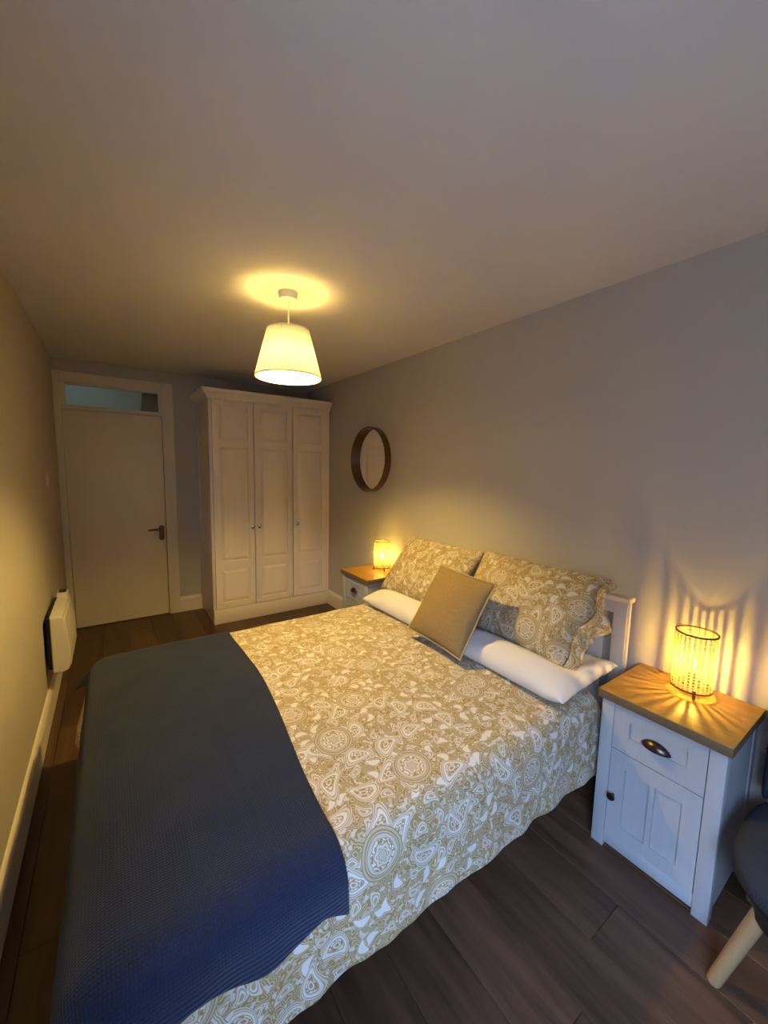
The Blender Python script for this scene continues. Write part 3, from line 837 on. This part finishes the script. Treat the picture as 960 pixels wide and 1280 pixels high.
# local x along -Y (towards the viewer's right), local y up the lean, z towards the foot of the bed
def flat_post(u, v, x, y, z, side):
    if side < 0: z = max(z, -.032)
    else: z *= 1-.55*smooth(-.55, -.02, v)*(1-smooth(.72, 1.0, u))
    return x, y, z
pillow('white_pillow', .72, .47, .185, M['white_cotton'], 'white pillow lying flat under the paisley pillow nearest the viewer', 'pillow',
       frame_from((1.628, 1.130, .648), (0.02, -1, 0), (1, 0, .05)), seed=1.0, group='white pillows', wr=.010, pw=3.0, post=flat_post)
pillow('white_pillow', .72, .47, .185, M['white_cotton'], 'white pillow lying flat under the paisley pillow near the far cabinet', 'pillow',
       frame_from((1.628, 1.885, .648), (0.01, -1, 0), (1, 0, .05)), seed=2.0, group='white pillows', wr=.010, pw=3.0, post=flat_post)
def lean(bx_, bz, tx, tz, yc, h, tw=0.0):
    ay = Vector((tx-bx_, tw, tz-bz))
    return frame_from(((bx_+tx)/2, yc, (bz+tz)/2), (0, -1, 0), ay)
def crumple(u, v, x, y, z, side):
    # open end of the pillow case at the right: slack, creased, drooping
    k = smooth(.60, 1.0, u)
    z += k*(.016*math.sin(v*8+u*3)+.022*nz(v*3, u*5, 3.1)); x += k*(.008*math.sin(v*5)-.012)-k*.03*smooth(.3, -1, v); y -= k*.012*(1-v)
    return x, y, z
pf = pillow('paisley_pillow', .74, .47, .17, M['paisley_pillow'], 'paisley pillow with crumpled open end leaning on the headboard, nearest the viewer', 'pillow',
       lean(1.600, .700, 1.845, 1.035, 1.205, .47), seed=3.0, group='paisley pillows', wr=.008, post=crumple)
# slack open end of the case
pfm = lean(1.600, .700, 1.845, 1.035, 1.205, .47); pc = pfm @ Vector((0, 0, 0)); vs = []; uvs = []; na, nw = 48, 10
for i in range(na+1):
    v = -1+2*i/na
    for j in range(nw+1):
        w = j/nw; x0 = .37*(1-.05*(1-v*v)); y0 = .235*v
        z0 = .022*math.sin(v*8+3)*1.0+.022*nz(v*3, 5, 3.1)
        x, y, z = x0*1.0, y0, z0
        x, y, z = crumple(1.0, v, x0, y0, 0.0, 1)
        x += w*.055*(1+.35*math.sin(v*6+1))*(.55+.45*(1-abs(v)**3)); y -= w*.030*(1-.4*v); z += .75*w*(.026*math.sin(v*10+w*2.2)+.018*math.sin(v*17+1))-.045*w*w*smooth(.9, -.4, v)
        vs.append(pfm @ Vector((x, y, z)) - pc); uvs.append((x+3.9, y+2.1))
fs = [(i*(nw+1)+j, i*(nw+1)+j+1, (i+1)*(nw+1)+j+1, (i+1)*(nw+1)+j) for i in range(na) for j in range(nw)]
fo = obj('pillowcase_end', vs, fs, M['paisley_pillow'], pf, True, uvs)
md = fo.modifiers.new('thick', 'SOLIDIFY'); md.thickness = .004; md.offset = 0
pillow('paisley_pillow', .72, .47, .17, M['paisley_pillow'], 'paisley pillow leaning on the headboard, near the far lamp', 'pillow',
       lean(1.600, .695, 1.845, 1.010, 1.935, .47), seed=6.0, group='paisley pillows', wr=.008)
cu = pillow('square_cushion', .40, .40, .13, M['cushion'], 'square brown linen cushion propped in front of the pillows', 'cushion',
       frame_from((1.432, 1.432, .814), (-.02, -1, -.02), (.54, -.10, .84)), seed=4.0, wr=.004, pinch=.035)
# piping round the cushion
fr = frame_from((0, 0, 0), (-.02, -1, -.02), (.54, -.10, .84)); pts = []
for k in range(160):
    s = k/40.0; e = int(s); f = -1+2*(s-e)
    u, v = [(f, -1), (1, f), (-f, 1), (-1, -f)][e]
    x = .2*u*(1-.035*(1-v*v)*u*u)*1.012; y = .2*v*(1-.049*(1-u*u)*v*v)*1.012
    pts.append(fr @ Vector((x, y, .004*nz(x*14+4, y*14, 5)*1.2)))
pts.append(pts[0])
MB().tube(pts, .0042, 8, cap=False).build('piping', M['piping'], cu, True)

# ------------------------------------------------------------------ upholstered chair at the right edge
ch = tag(empty('tub_chair', (1.650, -.015, 0)), 'dark slate blue upholstered chair with pale wooden legs', 'chair')
def superell(a, b, k, n=40):
    return [(math.copysign(abs(math.cos(t))**k, math.cos(t))*a, math.copysign(abs(math.sin(t))**k, math.sin(t))*b) for t in [2*PI*i/n for i in range(n)]]
def loft(rings, name, mat, par):
    n = len(rings[0]); vs = [p for r in rings for p in r]
    fs = [(k*n+i, k*n+(i+1) % n, (k+1)*n+(i+1) % n, (k+1)*n+i) for k in range(len(rings)-1) for i in range(n)]+[tuple(range(n))[::-1], tuple((len(rings)-1)*n+i for i in range(n))]
    uvs = [(v[0]+v[2], v[1]+v[2]) for v in vs]
    o = obj(name, vs, fs, mat, par, True, uvs); return o
rings = []
for s, z in ((.84, .335), (.93, .345), (.985, .372), (1.0, .400), (.985, .425), (.93, .442), (.80, .450), (.5, .455)):
    rings.append([(x*s-.02, y*s, z) for x, y in superell(.265, .290, .62)])
loft(rings, 'seat', M['chair'], ch)
rings = []
for s, z in ((.80, .255), (.86, .262), (.86, .335)):
    rings.append([(x*s-.02, y*s, z) for x, y in superell(.255, .275, .62)])
loft(rings, 'under_frame', M['dark'], ch)
# curved back against the wall
vs = []; fs = []; na, nzz = 24, 8
for k in range(nzz+1):
    z = .43+.37*k/nzz
    for side in (0, 1):
        for i in range(na+1):
            a = -1+2*i/na; y = .285*math.sin(a*PI/2*.98); xx = .285-.13*abs(a)**2.6
            r = (.0 if side == 0 else -.055)*(1 if 0 < k < nzz else .6)
            zz = z-(.06*abs(a)**4)*(k/nzz)
            vs.append((xx+r*(1 if abs(a) < .97 else .75)-.0+.0*z, y*(1 if side == 0 else .93), zz))
w_ = na+1
for k in range(nzz):
    for i in range(na):
        a = k*2*w_+i; b = (k+1)*2*w_+i
        fs.append((a, a+1, b+1, b)); a += w_; b += w_; fs.append((a, b, b+1, a+1))
    a, b = k*2*w_, (k+1)*2*w_
    fs.append((a, b, b+w_, a+w_)); a += na; b += na; fs.append((a, a+w_, b+w_, b))
for i in range(na):
    fs.append((i, i+w_, i+w_+1, i+1)); a = nzz*2*w_+i; fs.append((a, a+1, a+w_+1, a+w_))
bk = obj('backrest', vs, fs, M['chair'], ch, True, [(v[1], v[2]) for v in vs])
mm = bk.modifiers.new('sub', 'SUBSURF'); mm.levels = 1; mm.render_levels = 1
for sx in (-1, 1):
    for sy in (-1, 1):
        tp = Vector((-.02+sx*.13, sy*.20, .27)); bt = Vector((-.005+sx*.205, sy*.273, 0.0))
        MB().tube([bt, bt+(tp-bt)*.03, tp], [.0165, .0185, .0215], 16).build('leg', M['beech'], ch, True)
